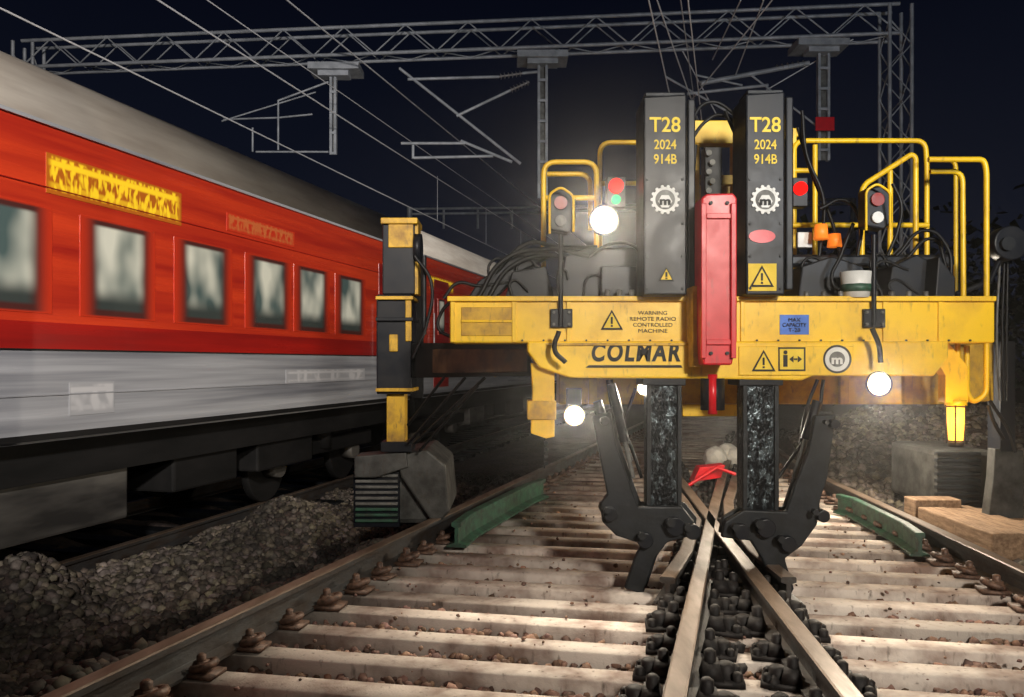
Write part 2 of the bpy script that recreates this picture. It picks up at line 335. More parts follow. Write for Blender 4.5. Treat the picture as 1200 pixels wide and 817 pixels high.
for i,u in enumerate((-.75,-2.49)): rail('rail_%d'%i,[(u,-20),(u,80)],-.60,tt_,local=True)
for i in range(70):
    y=-5+i*.6; box('sleeper_%d'%i,-3.0,-.25,y,y+.25,-.76,-.615,'steel',tt_,True)
# ---------------------------------------------------------------- coaches
def coach(name,s0,s1,wins,first=True):
    E=empty(name,(-5.58,0,0),(0,0,-TH))
    a,b=s0*K,s1*K
    half=[(0.02,.82),(0,.95),(0,1.57),(0,1.80),(0,3.2),(.02,3.42),(.06,3.6),(.12,3.74),(.20,3.87),(.30,3.98),(.48,4.07),(.70,4.15),(1.2,4.22),(1.62,4.24)]
    prof=[(-u,z) for u,z in half]+[(-(3.24-u),z) for u,z in half[::-1][1:]]
    n=len(prof); V=[(x,a,z) for x,z in prof]+[(x,b,z) for x,z in prof]
    Fc=[(i,(i+1)%n,n+(i+1)%n,n+i) for i in range(n)]+[tuple(range(n)),tuple(range(n,2*n))]
    o=mesh('body',V,Fc,'t_grey',E,True)
    for k in ('t_red2','t_red','t_roof','t_dark'): o.data.materials.append(M[k])
    for q in o.data.polygons:
        z=q.center.z; zs=[V[i][2] for i in q.vertices]
        if abs(q.normal.y)>.9: q.material_index=4
        elif max(zs)<.83: q.material_index=4
        elif min(zs)>=3.41: q.material_index=3; q.use_smooth=True
        elif min(zs)>1.79: q.material_index=2
        elif min(zs)>1.56: q.material_index=1
        else: q.material_index=0
    for i,(z,h,m) in enumerate([(.84,.05,'t_dark'),(1.20,.010,'t_grey'),(1.57,.012,'t_dark'),(3.415,.03,'t_grey'),(2.90,.008,'t_red2')]):
        box('side_rib_%d'%i,-.01,.012,a,b,z,z+h,m,E,True,0)
    for i,(c,w) in enumerate(wins):
        y0,y1=(c-w/2)*K,(c+w/2)*K
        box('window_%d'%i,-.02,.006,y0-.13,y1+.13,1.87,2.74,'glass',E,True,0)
    box('underframe',-2.9,-.25,a+.2,b-.2,.45,.82,'t_dark',E,True)
    s=s0+3.6; i=0
    while s<s1-4:
        w=rng.uniform(.7,1.5)
        box('equipment_box_%d'%i,-1.1,-.32,s*K,(s+w)*K,-.02+rng.uniform(-.05,.15),.80,'t_under' if i%3==0 else 't_dark',E,True,.03); s+=w+rng.uniform(.4,1.0); i+=1
    for bi,bc in enumerate((s0+2.0,s1-2.2)):
        for w_ in (-1.1,1.1):
            y=(bc+w_)*K
            for xx_ in (-.78,-2.46): cyl('wheel_%d_%.0f_%.0f'%(bi,w_,-xx_*10),(xx_,y,.02),(1,0,0),.45,.12,'t_dark',E,local=True,bev=.02)
            cyl('axle_box_%d_%.0f'%(bi,w_),(-.6,y,.05),(1,0,0),.14,.2,'t_under',E,local=True)
        box('bogie_frame_%d'%bi,-.7,-.45,(bc-1.6)*K,(bc+1.6)*K,.12,.34,'t_dark',E,True,.03)
        cyl('bogie_spring_%d'%bi,(-.5,bc*K,.45),(0,0,1),.14,.5,'t_dark',E,local=True)
    return E
wc=[(1.45,.7),(2.6,.7),(3.75,.7),(4.95,.7),(6.2,.7),(7.42,.66),(8.62,.7),(9.83,.73),(10.85,.68),(11.95,.7)]
c1=coach('passenger_coach',-8,14.2,wc)
c2=coach('passenger_coach.001',14.8,37,[(19+i*1.15,.7) for i in range(13)])
box('gangway',-2.6,-.7,14.2*K,14.8*K,.7,3.8,'t_dark',c1,True)
for E,s in ((c1,13.3),(c2,15.7)):
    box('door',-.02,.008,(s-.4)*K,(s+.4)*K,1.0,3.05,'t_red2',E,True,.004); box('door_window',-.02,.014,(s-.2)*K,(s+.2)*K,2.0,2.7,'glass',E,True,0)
    tube('door_handrail',[(.05,(s-.5)*K,1.3),(.05,(s-.5)*K,2.4)],.015,'t_grey',E,local=True)
def boardmat(name,cA,cB,es,fy=20,fz=8):
    m=bpy.data.materials.new(name); m.use_nodes=True; nt=m.node_tree; b=nt.nodes['Principled BSDF']; b.inputs['Roughness'].default_value=.4
    tc=nt.nodes.new('ShaderNodeTexCoord'); sp=nt.nodes.new('ShaderNodeSeparateXYZ'); nt.links.new(tc.outputs['Generated'],sp.inputs[0])
    mp=nt.nodes.new('ShaderNodeMapping'); mp.inputs['Scale'].default_value=(1,fy,fz); nt.links.new(tc.outputs['Object'],mp.inputs[0])
    n=nt.nodes.new('ShaderNodeTexNoise'); n.inputs['Scale'].default_value=1.0; n.inputs['Detail'].default_value=1; nt.links.new(mp.outputs[0],n.inputs[0])
    z=sp.outputs['Z']; y=sp.outputs['Y']; mul=lambda a,c: mop(nt,'MULTIPLY',a,c)
    body=smr(nt,n.outputs['Fac'],.42,.60); bar=mul(smr(nt,z,.66,.74),smr(nt,z,.90,.82))
    low=mul(smr(nt,z,.12,.2),smr(nt,z,.34,.26))
    body=mul(body,mul(smr(nt,z,.05,.2),smr(nt,z,.98,.9)))
    f=mop(nt,'MAXIMUM',body,bar); f=mop(nt,'MAXIMUM',f,mul(low,.55)); f=mul(f,mul(smr(nt,y,0,.04),smr(nt,y,1,.94)))
    mx=nt.nodes.new('ShaderNodeMix'); mx.data_type='RGBA'; nt.links.new(f,mx.inputs[0]); mx.inputs[6].default_value=(*cB,1); mx.inputs[7].default_value=(*cA,1)
    nt.links.new(mx.outputs[2],b.inputs['Base Color'])
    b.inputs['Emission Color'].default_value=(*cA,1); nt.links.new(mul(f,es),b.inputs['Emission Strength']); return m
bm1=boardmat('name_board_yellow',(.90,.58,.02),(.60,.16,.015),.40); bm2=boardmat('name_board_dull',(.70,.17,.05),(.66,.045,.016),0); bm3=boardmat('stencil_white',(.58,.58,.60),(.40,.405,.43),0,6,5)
def board(E,s0,s1,z0,z1,m,nm): box(nm,-.01,.006,s0*K,s1*K,z0,z1,m,E,True,0)
board(c1,6.62,8.25,2.86,3.19,bm1,'name_board'); board(c2,15.1,16.4,2.85,3.1,bm1,'name_board'); board(c1,9.0,10.4,2.94,3.14,bm2,'small_board')
board(c1,6.85,7.35,1.02,1.30,bm3,'number_stencil'); board(c1,10.2,12.4,1.2,1.38,bm3,'number_stencil_b')
# ---------------------------------------------------------------- machine
m=empty('track_laying_machine',(1.3,5.3,0))
Y='yellow'; K_='black'
eb('main_beam',527,350,1166,402,5.30,.42,Y,m,.012)
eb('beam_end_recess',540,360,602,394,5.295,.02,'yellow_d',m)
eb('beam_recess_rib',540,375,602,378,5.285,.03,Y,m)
for x in (528,600,664,818,868,1035,1100): eb('beam_stiffener_%d'%x,x,351,x+5,401,5.285,.02,Y,m,.003)
eb('beam_top_flange',524,347,1168,353,5.27,.48,Y,m,.004)
for i in range(22):
    x=612+i*25
    if not(815<x<870): cyl('flange_bolt_%d'%i,W(x,399,5.292),(0,1,0),.007,.012,'steel',m,6)
ep('lower_beam',[(618,400),(1112,400),(1112,420),(1095,441),(952,441),(940,446),(812,444),(668,443),(632,431),(618,412)],5.25,.45,Y,m,.012)
eb('lower_beam_edge',640,402,816,405,5.235,.02,'yellow_d',m,.002)
eb('sign_plate_frame',866,406,1000,440,5.238,.02,Y,m,.004)
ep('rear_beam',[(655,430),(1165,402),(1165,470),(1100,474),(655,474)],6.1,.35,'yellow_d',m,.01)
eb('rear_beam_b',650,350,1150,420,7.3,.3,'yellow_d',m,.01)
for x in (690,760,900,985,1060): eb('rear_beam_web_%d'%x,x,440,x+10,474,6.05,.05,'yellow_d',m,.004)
eb('rear_cross_member',800,474,870,488,6.0,.3,Y,m)
box('deck',W(560,0,5.72)[0],W(1160,0,5.72)[0],5.72,7.3,1.68,1.80,K_,m)
ep('left_drop_bracket',[(622,425),(650,430),(650,512),(640,514),(622,508),(624,460)],5.32,.16,Y,m,.006)
eb('left_drop_pin',618,470,652,492,5.30,.2,'yellow_d',m)
for i in range(9): cyl('chain_link_%d'%i,W(638+(i%2)*2,515+i*4,5.36),(0,1,0) if i%2 else (1,0,0),.013,.008,'steel',m,n=10)
def q3(a,b,c,d_,dep,name,mt):
    A=[W(*a),W(*b),W(*c),W(*d_)]; V=A+[(p[0],p[1]+dep,p[2]) for p in A]; return mesh(name,V,BF,mt,m,False,.006)
q3((478,443,6.75),(622,441,5.6),(622,402,5.6),(478,402,6.75),.25,'side_arm','t_dark')
q3((482,438,6.73),(618,436,5.57),(618,409,5.57),(482,409,6.73),.05,'side_arm_web',mat('side_arm_paint',(.16,.08,.025),.5,c2=(.04,.02,.012),scale=6))
for t in (.2,.45,.7): 
    x=480+140*t; dd=6.72-1.15*t; q3((x,442,dd),(x+4,442,dd),(x+4,403,dd),(x,403,dd),.04,'side_arm_rib_%d'%int(t*100),'yellow_d')
eb('mast_upper',448,258,486,345,6.7,.28,K_,m,.01); eb('mast_cap',446,255,489,262,6.66,.36,'yellow_d',m); eb('mast_top_plate',455,262,484,290,6.685,.02,'yellow_d',m)
eb('mast_side_plate',482,262,490,345,6.72,.2,'yellow_d',m)
eb('mast_sleeve',441,345,482,462,6.64,.34,K_,m,.012)
for i,y in enumerate((347,372,455)): eb('mast_clamp_%d'%i,440,y,484,y+4,6.60,.4,'yellow_d' if i!=1 else K_,m,.003)
eb('mast_plate',456,392,466,412,6.62,.03,'yellow_d',m); eb('mast_plate_b',475,352,482,400,6.62,.03,'yellow_d',m)
eb('mast_lower',453,462,474,526,6.72,.2,'yellow_d',m); eb('mast_foot_plate',446,518,482,530,6.68,.3,K_,m)
cyl('mast_pulley',W(490,291,6.75),(1,0,.0),.12,.06,K_,m); 
et('mast_actuator',[(497,300,6.7),(497,392,6.7)],6.7,.02,'steel',m)
et('mast_hose',[(486,300,6.6),(505,330,6.6),(500,380,6.6),(484,420,6.6)],6.6,.014,'rubber',m,0,True)
for i,(a,b) in enumerate([((478,520),(545,443)),((485,520),(568,443)),((478,498),(520,443)),((492,528),(560,452))]): et('arm_stay_%d'%i,[(*a,6.6),(*b,6.2)],6.5,.012,'rubber',m)
cr=6.8
M['crawl']=mat('crawler_steel',(.085,.085,.08),.5,.2,c2=(.025,.024,.022),scale=6,bump=.15,grime=.6)
box('crawler_body',W(424,0,cr)[0],W(512,0,cr)[0],cr+.05,cr+1.3,.10,.60,'crawl',m,bev=.05)
ep('crawler_guard',[(462,535),(500,527),(522,545),(527,600),(510,618),(470,560)],cr-.05,.9,'crawl',m,.02)
ep('crawler_front_cover',[(415,535),(476,530),(478,548),(440,560),(415,560)],cr-.08,.3,'crawl',m,.01)
for i in range(9):
    yp=556+i*6.6; eb('crawler_grouser_%d'%i,416,yp,466,yp+3.5,cr-.03,.08,'grey' if i<6 else 'green',m,.006)
eb('crawler_belt',414,553,468,618,cr,.12,K_,m)
def column(x0,x1,yt,side,nm):
    ep(nm+'_column',[(x0,yt+3),(x1,yt),(x1,346),(x0,346)],5.15,.32,K_,m,.012)
    eb(nm+'_edge',x1+1,yt+6,x1+10,340,5.30,.12,K_,m,.01)
    eb(nm+'_top_hook',x0+2,yt-2,x1-2,yt+3,5.2,.2,'steel',m)
    cx=(x0+x1)/2
    text(nm+'_label','T28',cx,147,5.15,17,'ylet',m,36,.002); text(nm+'_year','2024',cx,170,5.15,11,'ylet',m,26,.001); text(nm+'_code','914B',cx,187,5.15,11,'ylet',m,27,.001)
    cyl(nm+'_badge_rim',W(cx,234,5.146),(0,1,0),.080,.006,'white',m,40); cyl(nm+'_badge_disc',W(cx,234,5.141),(0,1,0),.062,.006,'grey',m,40)
    cyl(nm+'_badge_core',W(cx,236,5.137),(0,1,0),.045,.004,'white',m,6)
    text(nm+'_badge_mark','m',cx,236,5.133,9,'blk_let',m,13,.003)
    for i in range(14):
        a=i*2*math.pi/14; q=W(cx,234,5.142); c=(q[0]+.083*math.cos(a),q[1],q[2]+.083*math.sin(a)); cyl(nm+'_badge_tooth_%d'%i,c,(0,1,0),.011,.006,'white',m,8)
    for yb in (210,262,300,338):
        for xb in (x0+5,x1-5): cyl(nm+'_bolt_%d_%d'%(yb,xb),W(xb,yb,5.147),(0,1,0),.01,.012,'steel',m,6)
column(754,805,110,1,'left'); column(874,920,107,1,'right')
def tri(nm,cx,cy,r,d):
    ep(nm+'_border',[(cx,cy-r),(cx+r,cy+r*.8),(cx-r,cy+r*.8)],d,.004,'blk_let',m,0)
    ep(nm+'_face',[(cx,cy-r*.72),(cx+r*.74,cy+r*.64),(cx-r*.74,cy+r*.64)],d-.003,.004,'ylet',m,0)
    eb(nm+'_mark',cx-1.2,cy-r*.35,cx+1.2,cy+r*.28,d-.006,.003,'blk_let',m,0); eb(nm+'_dot',cx-1.2,cy+r*.38,cx+1.2,cy+r*.55,d-.006,.003,'blk_let',m,0)
eb('column_warning_plate',877,309,910,341,5.143,.006,'ylet',m,0)
tri('warning_l',781,322,9,5.143); tri('warning_r',893,325,14,5.136)
oc=W(893,277,5.144); ov=[(oc[0]+.085*math.cos(t*.2618),5.143,oc[2]+.042*math.sin(t*.2618)) for t in range(24)]
mesh('red_oval',ov+[(a,b+.006,c) for a,b,c in ov],[tuple(range(24)),tuple(range(24,48))]+[(i,(i+1)%24,24+(i+1)%24,24+i) for i in range(24)],'red',m)
tri('warning_beam',717,376,13,5.29); tri('warning_lower',895,424,14,5.232)
for i,s in enumerate(('WARNING','REMOTE RADIO','CONTROLLED','MACHINE')): text('warning_text_%d'%i,s,765,367+i*7,5.30,4.5,'blk_let',m,(34,54,46,34)[i])
text('maker_lettering','COLMAR',744,414,5.25,20,'blk_let',m,104,.006,.15,1.22); ep('lettering_underline',[(690,428),(798,428),(800,431),(686,431)],5.245,.004,'blk_let',m,0)
eb('capacity_sign',914,369,948,392,5.294,.006,'blue',m,0); text('capacity_text','MAX',931,375,5.291,4.5,'blk_let',m,14); text('capacity_text_b','CAPACITY',931,381,5.291,4.5,'blk_let',m,28); text('capacity_text_c','T-28',931,387,5.291,4.5,'blk_let',m,14)
eb('distance_sign_border',912,407,944,435,5.236,.005,'blk_let',m,0); eb('distance_sign',914,409,942,433,5.232,.005,'ylet',m,0)
ep('distance_arrow_l',[(925,421),(930,417),(930,425)],5.229,.003,'blk_let',m,0); ep('distance_arrow_r',[(940,421),(935,417),(935,425)],5.229,.003,'blk_let',m,0); eb('distance_arrow_bar',930.5,420,934.5,422,5.229,.003,'blk_let',m,0)
eb('distance_person_body',918,416,923,430,5.230,.003,'blk_let',m,0); cyl('distance_person_head',W(920.5,413,5.229),(0,1,0),.013,.003,'blk_let',m,12)
cyl('beam_badge_rim',W(981,421,5.24),(0,1,0),.092,.008,'blk_let',m,36); cyl('beam_badge_ring',W(981,421,5.233),(0,1,0),.078,.006,'white',m,36); cyl('beam_badge_core',W(981,421,5.228),(0,1,0),.05,.006,'grey',m,20); text('beam_badge_mark','m',981,422,5.222,10,'white',m,13,.003)
ep('red_housing',[(822,232),(828,227),(860,226),(864,232),(864,400),(858,428),(824,428),(822,400)],4.98,.2,'red',m,.012)
eb('red_housing_rib_l',822,238,828,420,4.95,.04,'red',m,.004); eb('red_housing_rib_r',857,238,863,420,4.95,.04,'red',m,.004)
eb('red_housing_cross',828,250,857,256,4.96,.03,'red',m,.003); eb('red_housing_cross_b',828,398,857,404,4.96,.03,'red',m,.003)
for x in (833,852): 
    for y in (238,414): cyl('red_bolt_%d_%d'%(x,y),W(x,y,4.975),(0,1,0),.012,.02,'steel',m,6)
cyl('red_cylinder_tail',W(835,462,5.15),(0,0,1),.075,.2,K_,m); cyl('red_cylinder_rod',W(835,462,5.1),(0,0,1),.03,.25,'red',m)
eb('housing_mount',812,335,824,430,5.1,.2,'yellow_d',m)
cd=6.1
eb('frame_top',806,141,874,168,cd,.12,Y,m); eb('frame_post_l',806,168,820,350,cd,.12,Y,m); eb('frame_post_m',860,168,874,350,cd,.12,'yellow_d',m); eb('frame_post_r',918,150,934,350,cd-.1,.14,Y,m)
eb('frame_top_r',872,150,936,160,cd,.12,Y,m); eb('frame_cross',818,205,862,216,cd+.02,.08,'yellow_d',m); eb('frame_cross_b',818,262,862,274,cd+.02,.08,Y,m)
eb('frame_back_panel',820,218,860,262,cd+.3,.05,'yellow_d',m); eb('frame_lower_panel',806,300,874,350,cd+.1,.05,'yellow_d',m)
eb('valve_block',826,172,846,232,5.6,.12,'steel',m)
for i in range(5): cyl('valve_%d'%i,W(830+4*(i%2),180+i*11,5.58),(0,1,0),.02,.05,'grey',m,12)
for nm,x0,x1 in (('left',760,797),('right',873,911)):
    eb(nm+'_leg_post',x0,444,x1,602,5.28,.2,'grease',m,.01)
    eb(nm+'_leg_collar',x0-7,442,x1+7,452,5.26,.28,K_,m)
    eb(nm+'_leg_flange',x0-2,452,x0+3,602,5.26,.03,'steel',m,.003); eb(nm+'_leg_flange_b',x1-3,452,x1+2,602,5.26,.03,'steel',m,.003)
lc=[(694,488),(716,483),(722,520),(738,566),(748,594),(800,594),(814,612),(812,628),(782,636),(768,655),(754,697),(732,690),(744,655),(752,638),(722,628),(706,612),(704,590),(712,580)]
ep('left_clamp_jaw',lc,5.2,.05,'steel',m,.01); ep('left_clamp_jaw_rear',[(x+3,y-5) for x,y in lc],5.42,.05,'steel',m,.01)
rc=[(980,486),(956,487),(948,530),(932,570),(922,600),(872,598),(850,612),(846,630),(880,634),(893,655),(903,680),(926,700),(931,690),(920,655),(940,640),(958,615),(962,585),(970,560)]
ep('right_clamp_jaw',rc,5.2,.05,'steel',m,.01); ep('right_clamp_jaw_rear',[(x-3,y-5) for x,y in rc],5.42,.05,'steel',m,.01)
for i,(x,y,r) in enumerate([(712,598,.045),(752,628,.05),(806,618,.05),(786,612,.06),(706,492,.03),(862,618,.05),(890,614,.06),(915,632,.05),(955,600,.04),(968,495,.03)]):
    cyl('clamp_pin_%d'%i,W(x,y,5.3),(0,1,0),r,.32,K_,m,20,bev=.006); cyl('clamp_nut_%d'%i,W(x,y,5.12),(0,1,0),r*.5,.05,'steel',m,6)
for i,(a,b) in enumerate([((722,475),(742,560)),((716,450),(735,520)),((958,470),(930,560)),((700,470),(710,500))]):
    et('clamp_cylinder_%d'%i,[a,((a[0]+b[0])/2,(a[1]+b[1])/2)],5.34,.032,K_,m); et('clamp_rod_%d'%i,[a,b],5.34,.015,'grey',m)
tr=.019
def rl(nm,pts,d,fr=.09,r=tr,mt=Y): et(nm,pts,d,r,mt,m,fr)
rl('guard_rail_a',[(637,350),(637,190),(699,190),(699,350)],5.75); rl('guard_rail_a_mid',[(641,204),(692,204),(692,270)],5.9); rl('guard_rail_a_low',[(638,232),(698,232)],5.76,0)
rl('guard_rail_b',[(703,350),(703,167),(757,167)],6.2); rl('guard_rail_b_mid',[(704,215),(757,215)],6.2,0)
rl('guard_rail_c',[(930,350),(930,165),(1084,165),(1086,190),(1086,350)],6.0); rl('guard_rail_c2',[(955,170),(955,350)],6.0,0); rl('guard_rail_c_mid',[(925,264),(1088,264)],5.95,0)
rl('guard_rail_c_mid2',[(930,200),(955,200)],6.0,0)
rl('guard_rail_d',[(1010,300),(1010,218),(1068,181),(1073,185),(1073,300)],5.7,.06); rl('guard_rail_d2',[(1043,200),(1043,300)],5.72,0)
rl('guard_rail_e',[(1088,187),(1153,187),(1156,200),(1156,462),(1140,472),(1133,460),(1133,405)],5.55,.1); rl('guard_rail_e2',[(1090,201),(1128,201),(1129,350)],5.75,.08)
rl('guard_rail_e3',[(1156,230),(1156,350)],6.8,0); rl('guard_rail_e4',[(1086,187),(1120,187),(1120,350)],6.9,.08); rl('guard_rail_f',[(1117,350),(1122,400),(1122,475)],5.5,.05)
ep('left_pedestal',[(655,350),(662,300),(690,290),(752,290),(752,350)],5.5,.4,K_,m,.01)
ep('left_ram_body',[(548,350),(560,330),(610,296),(640,288),(646,300),(610,318),(580,350)],5.6,.15,K_,m,.01)
ep('left_ram_bracket',[(592,350),(600,318),(640,312),(650,350)],5.5,.2,K_,m,.01)
eb('hydraulic_cross_tube',690,298,1120,312,5.62,.12,K_,m,.02)
ep('right_pedestal',[(935,350),(940,312),(975,300),(1012,312),(1020,350)],5.5,.3,K_,m,.01)
ep('right_pedestal_b',[(1040,350),(1046,312),(1075,298),(1100,312),(1122,350)],5.45,.3,K_,m,.01)
ep('right_bracket',[(1100,300),(1120,325),(1120,350),(1096,350)],5.3,.2,K_,m,.01)
eb('control_cabinet',705,312,746,350,5.42,.1,K_,m); 
for i in range(6): cyl('fitting_%d'%i,W(712+i*14,345,5.35),(0,0,1),.018,.06,'grey',m,10)
for i in range(8): cyl('fitting_r_%d'%i,W(945+i*20,346,5.33),(0,0,1),.016,.05,'grey',m,10)
cyl('paint_bucket',W(1003,334,5.33),(0,0,1),.085,.17,'white',m,28,.1); cyl('paint_bucket_band',W(1003,338,5.33),(0,0,1),.0935,.05,'green',m,28,.0965)
for nm,xa in (('left',657),('right',1024)):
    eb(nm+'_post_plate',xa-12,362,xa+14,384,5.27,.03,K_,m); et(nm+'_lamp_post',[(xa,382),(xa,275)],5.27,.016,K_,m)
    for (a,b) in ((-8,366),(10,366),(-8,380),(10,380)): cyl(nm+'_post_bolt_%d_%d'%(a,b),W(xa+a,b,5.262),(0,1,0),.01,.02,'grey',m,6)
def siglamp(nm,cx,cy,d,top,bot):
    ep(nm+'_housing',[(cx-14,cy-22),(cx+4,cy-26),(cx+18,cy-14),(cx+18,cy+18),(cx+8,cy+26),(cx-14,cy+22)],d,.12,K_,m,.012)
    cyl(nm+'_lens_top',W(cx,cy-9,d-.01),(0,1,0),.042,.03,top,m,24); cyl(nm+'_lens_bottom',W(cx,cy+12,d-.01),(0,1,0),.036,.03,bot,m,24)
    tube(nm+'_guard',[W(cx-13,cy+27,d-.03),W(cx-13,cy-20,d-.07),W(cx,cy-28,d-.08),W(cx+15,cy-18,d-.07),W(cx+15,cy+25,d-.03)],.008,'yellow',m,.03)
M['lens_off']=mat('lens_red_off',(.3,.03,.02),.15,amt=.3)
siglamp('left_signal',657,247,5.2,'lens_off','grey'); siglamp('right_signal',1028,243,5.2,'lens_off','white')
eb('traffic_signal_housing',711,207,733,243,5.5,.1,K_,m); cyl('traffic_red',W(722,218,5.49),(0,1,0),.050,.03,'lampR',m); cyl('traffic_green',W(722,234,5.49),(0,1,0),.030,.03,'lampG',m)
eb('traffic_signal_housing_r',929,208,947,242,5.6,.1,K_,m); cyl('traffic_red_r',W(938,221,5.59),(0,1,0),.046,.03,'lampR',m)
cyl('beacon',W(962,272,5.5),(0,0,1),.05,.1,'lampO',m,20,.04); cyl('beacon_b',W(978,282,5.6),(0,0,1),.05,.09,'lampO',m,20,.04); eb('beacon_c',935,272,952,290,5.6,.05,'white',m)
def lamp(nm,x,y,d,r,mt,E,col,tgt=(0,-1,-.35),ang=150):
    cyl(nm+'_shell',W(x,y,d+.05),(0,1,0),r*.8,.1,K_,m,24,r*.4); cyl(nm+'_rim',W(x,y,d),(0,1,0),r*1.2,.03,K_,m,24)
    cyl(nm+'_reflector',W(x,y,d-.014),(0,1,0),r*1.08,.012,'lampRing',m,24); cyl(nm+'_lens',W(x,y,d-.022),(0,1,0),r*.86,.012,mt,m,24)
    l=bpy.data.lights.new(nm+'_light','SPOT'); l.energy=E; l.color=col; l.shadow_soft_size=.05; l.spot_size=math.radians(ang); l.spot_blend=.5; o=bpy.data.objects.new(nm+'_light',l); o.location=W(x,y,d-.06); o.rotation_euler=Vector(tgt).to_track_quat('-Z','Y').to_euler(); S.collection.objects.link(o); par(o,m)
wc_=(1,.88,.70)
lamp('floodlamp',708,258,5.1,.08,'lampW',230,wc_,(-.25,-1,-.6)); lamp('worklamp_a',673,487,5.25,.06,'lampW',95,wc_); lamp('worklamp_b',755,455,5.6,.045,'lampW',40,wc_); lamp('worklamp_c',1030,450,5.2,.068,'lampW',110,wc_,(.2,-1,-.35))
eb('worklamp_a_bracket',664,455,682,478,5.35,.05,K_,m); eb('worklamp_c_bracket',1020,425,1040,442,5.3,.05,K_,m)
cyl('amber_lantern',W(1120,497,5.5),(0,0,1),.045,.22,'lampA',m,20,.06); cyl('amber_lantern_cap',W(1120,472,5.5),(0,0,1),.07,.04,Y,m,20); cyl('amber_lantern_base',W(1120,521,5.5),(0,0,1),.05,.03,K_,m,20)
for i in range(6):
    a=i*1.047; c=W(1120,497,5.5); tube('amber_guard_%d'%i,[(c[0]+.065*math.cos(a),c[1]+.065*math.sin(a),c[2]-.13),(c[0]+.068*math.cos(a),c[1]+.068*math.sin(a),c[2]+.13)],.005,K_,m)
l=bpy.data.lights.new('amber_light','POINT'); l.energy=5; l.color=(1,.5,.12); l.shadow_soft_size=.05; o=bpy.data.objects.new('amber_light',l); o.location=W(1120,500,5.3); S.collection.objects.link(o); par(o,m)
for i,(px,py,d_,E_) in enumerate([(850,475,7.4,60),(1046,452,7.7,170)]):  # added lamps that brighten the track and heap behind the machine
    c=W(px,py,d_); cyl('added_rear_lamp_%d'%i,c,(0,1,0),.03,.03,'lampW',m,12)
    l=bpy.data.lights.new('added_rear_light_%d'%i,'POINT'); l.energy=E_; l.color=wc_; l.shadow_soft_size=.05; o=bpy.data.objects.new('added_rear_light_%d'%i,l); o.location=(c[0],c[1]+.1,c[2]-.05); S.collection.objects.link(o); par(o,m)
ep('amber_bracket',[(1085,402),(1112,402),(1135,430),(1135,472),(1108,472),(1108,440)],5.45,.1,Y,m)
cyl('cable_reel',W(1180,286,5.9),(0,1,0),.125,.12,K_,m,32,bev=.01); cyl('cable_reel_hub',W(1180,286,5.83),(0,1,0),.05,.05,'steel',m,20)
tube('reel_bracket',[W(1120,345,5.9),W(1160,330,5.9),W(1178,290,5.95)],.02,K_,m)
for i,dx in enumerate((0,5,9)): et('reel_cable_%d'%i,[(1172+dx,300),(1168+dx*1.3,400),(1172+dx,470)],5.95,.009,'rubber' if i else 'grey',m,0,True)
eb('right_crawler_body',1098,528,1166,596,8.0,1.0,'crawl',m,.05); ep('right_crawler_blade',[(1166,526),(1200,528),(1200,612),(1158,608),(1164,560)],7.4,.12,'crawl',m,.01)
for i in range(8): eb('right_crawler_grouser_%d'%i,1098,530+i*8,1150,534+i*8,7.95,.06,'steel',m,.006)
eb('right_crawler_mast',1172,400,1190,530,7.4,.2,K_,m)
hz=[[(655,388),(650,410),(663,425)],[(1022,385),(1030,405),(1032,425)],[(560,350),(590,305),(640,292),(690,300)],[(570,352),(600,312),(650,300),(700,320)],[(580,320),(620,285),(655,290),(700,290)],
[(690,300),(720,285),(745,290),(752,300)],[(806,150),(830,120),(870,140)],[(806,170),(830,140),(845,135),(876,160)],[(940,130),(945,180),(965,235),(960,300)],[(935,150),(950,200),(975,260),(985,300)],[(1000,262),(985,300),(975,330),(990,345)],
[(960,245),(990,235),(1008,260),(1005,300)],[(1050,300),(1085,270),(1110,290),(1115,330)],[(1060,305),(1095,280),(1105,300),(1112,345)],[(1160,470),(1170,485),(1180,500),(1190,530)],[(1158,475),(1165,495),(1176,515)],
[(712,445),(718,480),(738,520),(752,560)],[(716,445),(726,500),(740,540)],[(965,445),(955,500),(940,520),(912,560)],[(958,445),(945,480),(938,520)],[(815,170),(812,230),(818,290),(812,340)],[(850,130),(868,180),(866,260),(870,330)],
[(1040,300),(1052,270),(1056,240),(1046,215)],[(530,352),(518,365),(514,385),(528,395)],[(600,330),(560,335),(536,332),(520,350)],[(890,590),(905,640),(925,632)],[(740,598),(760,612),(790,600)],[(1110,345),(1128,360),(1140,355)],[(745,455),(730,500),(722,540),(730,590)]]
for i,h in enumerate(hz):
    dd=5.12 if i<2 else 5.4+.05*(i%5)
    et('hose_%d'%i,h,dd,.012 if i>4 else .016,'rubber',m,0,True)
for i in range(24):
    x=random.uniform(575,720) if i%2 else random.uniform(935,1085); y=random.uniform(312,345)
    et('hose_s_%d'%i,[(x,350),(x+random.uniform(-8,12),y-random.uniform(5,18)),(x+random.uniform(10,35),y)],5.45+.04*(i%6),.010,'rubber',m,0,True)
eb('orange_figure_block',676,312,700,345,6.3,.12,'skirt',m,.03)  # plain block standing in for a figure in orange
rcx=empty('rail_clamp',(2.0,9,0)); ep('clamp_body',[(812,565),(820,548),(850,545),(845,560)],9.0,.2,'red',rcx); et('clamp_handle',[(805,570),(840,548),(862,556)],8.95,.02,'red',rcx)
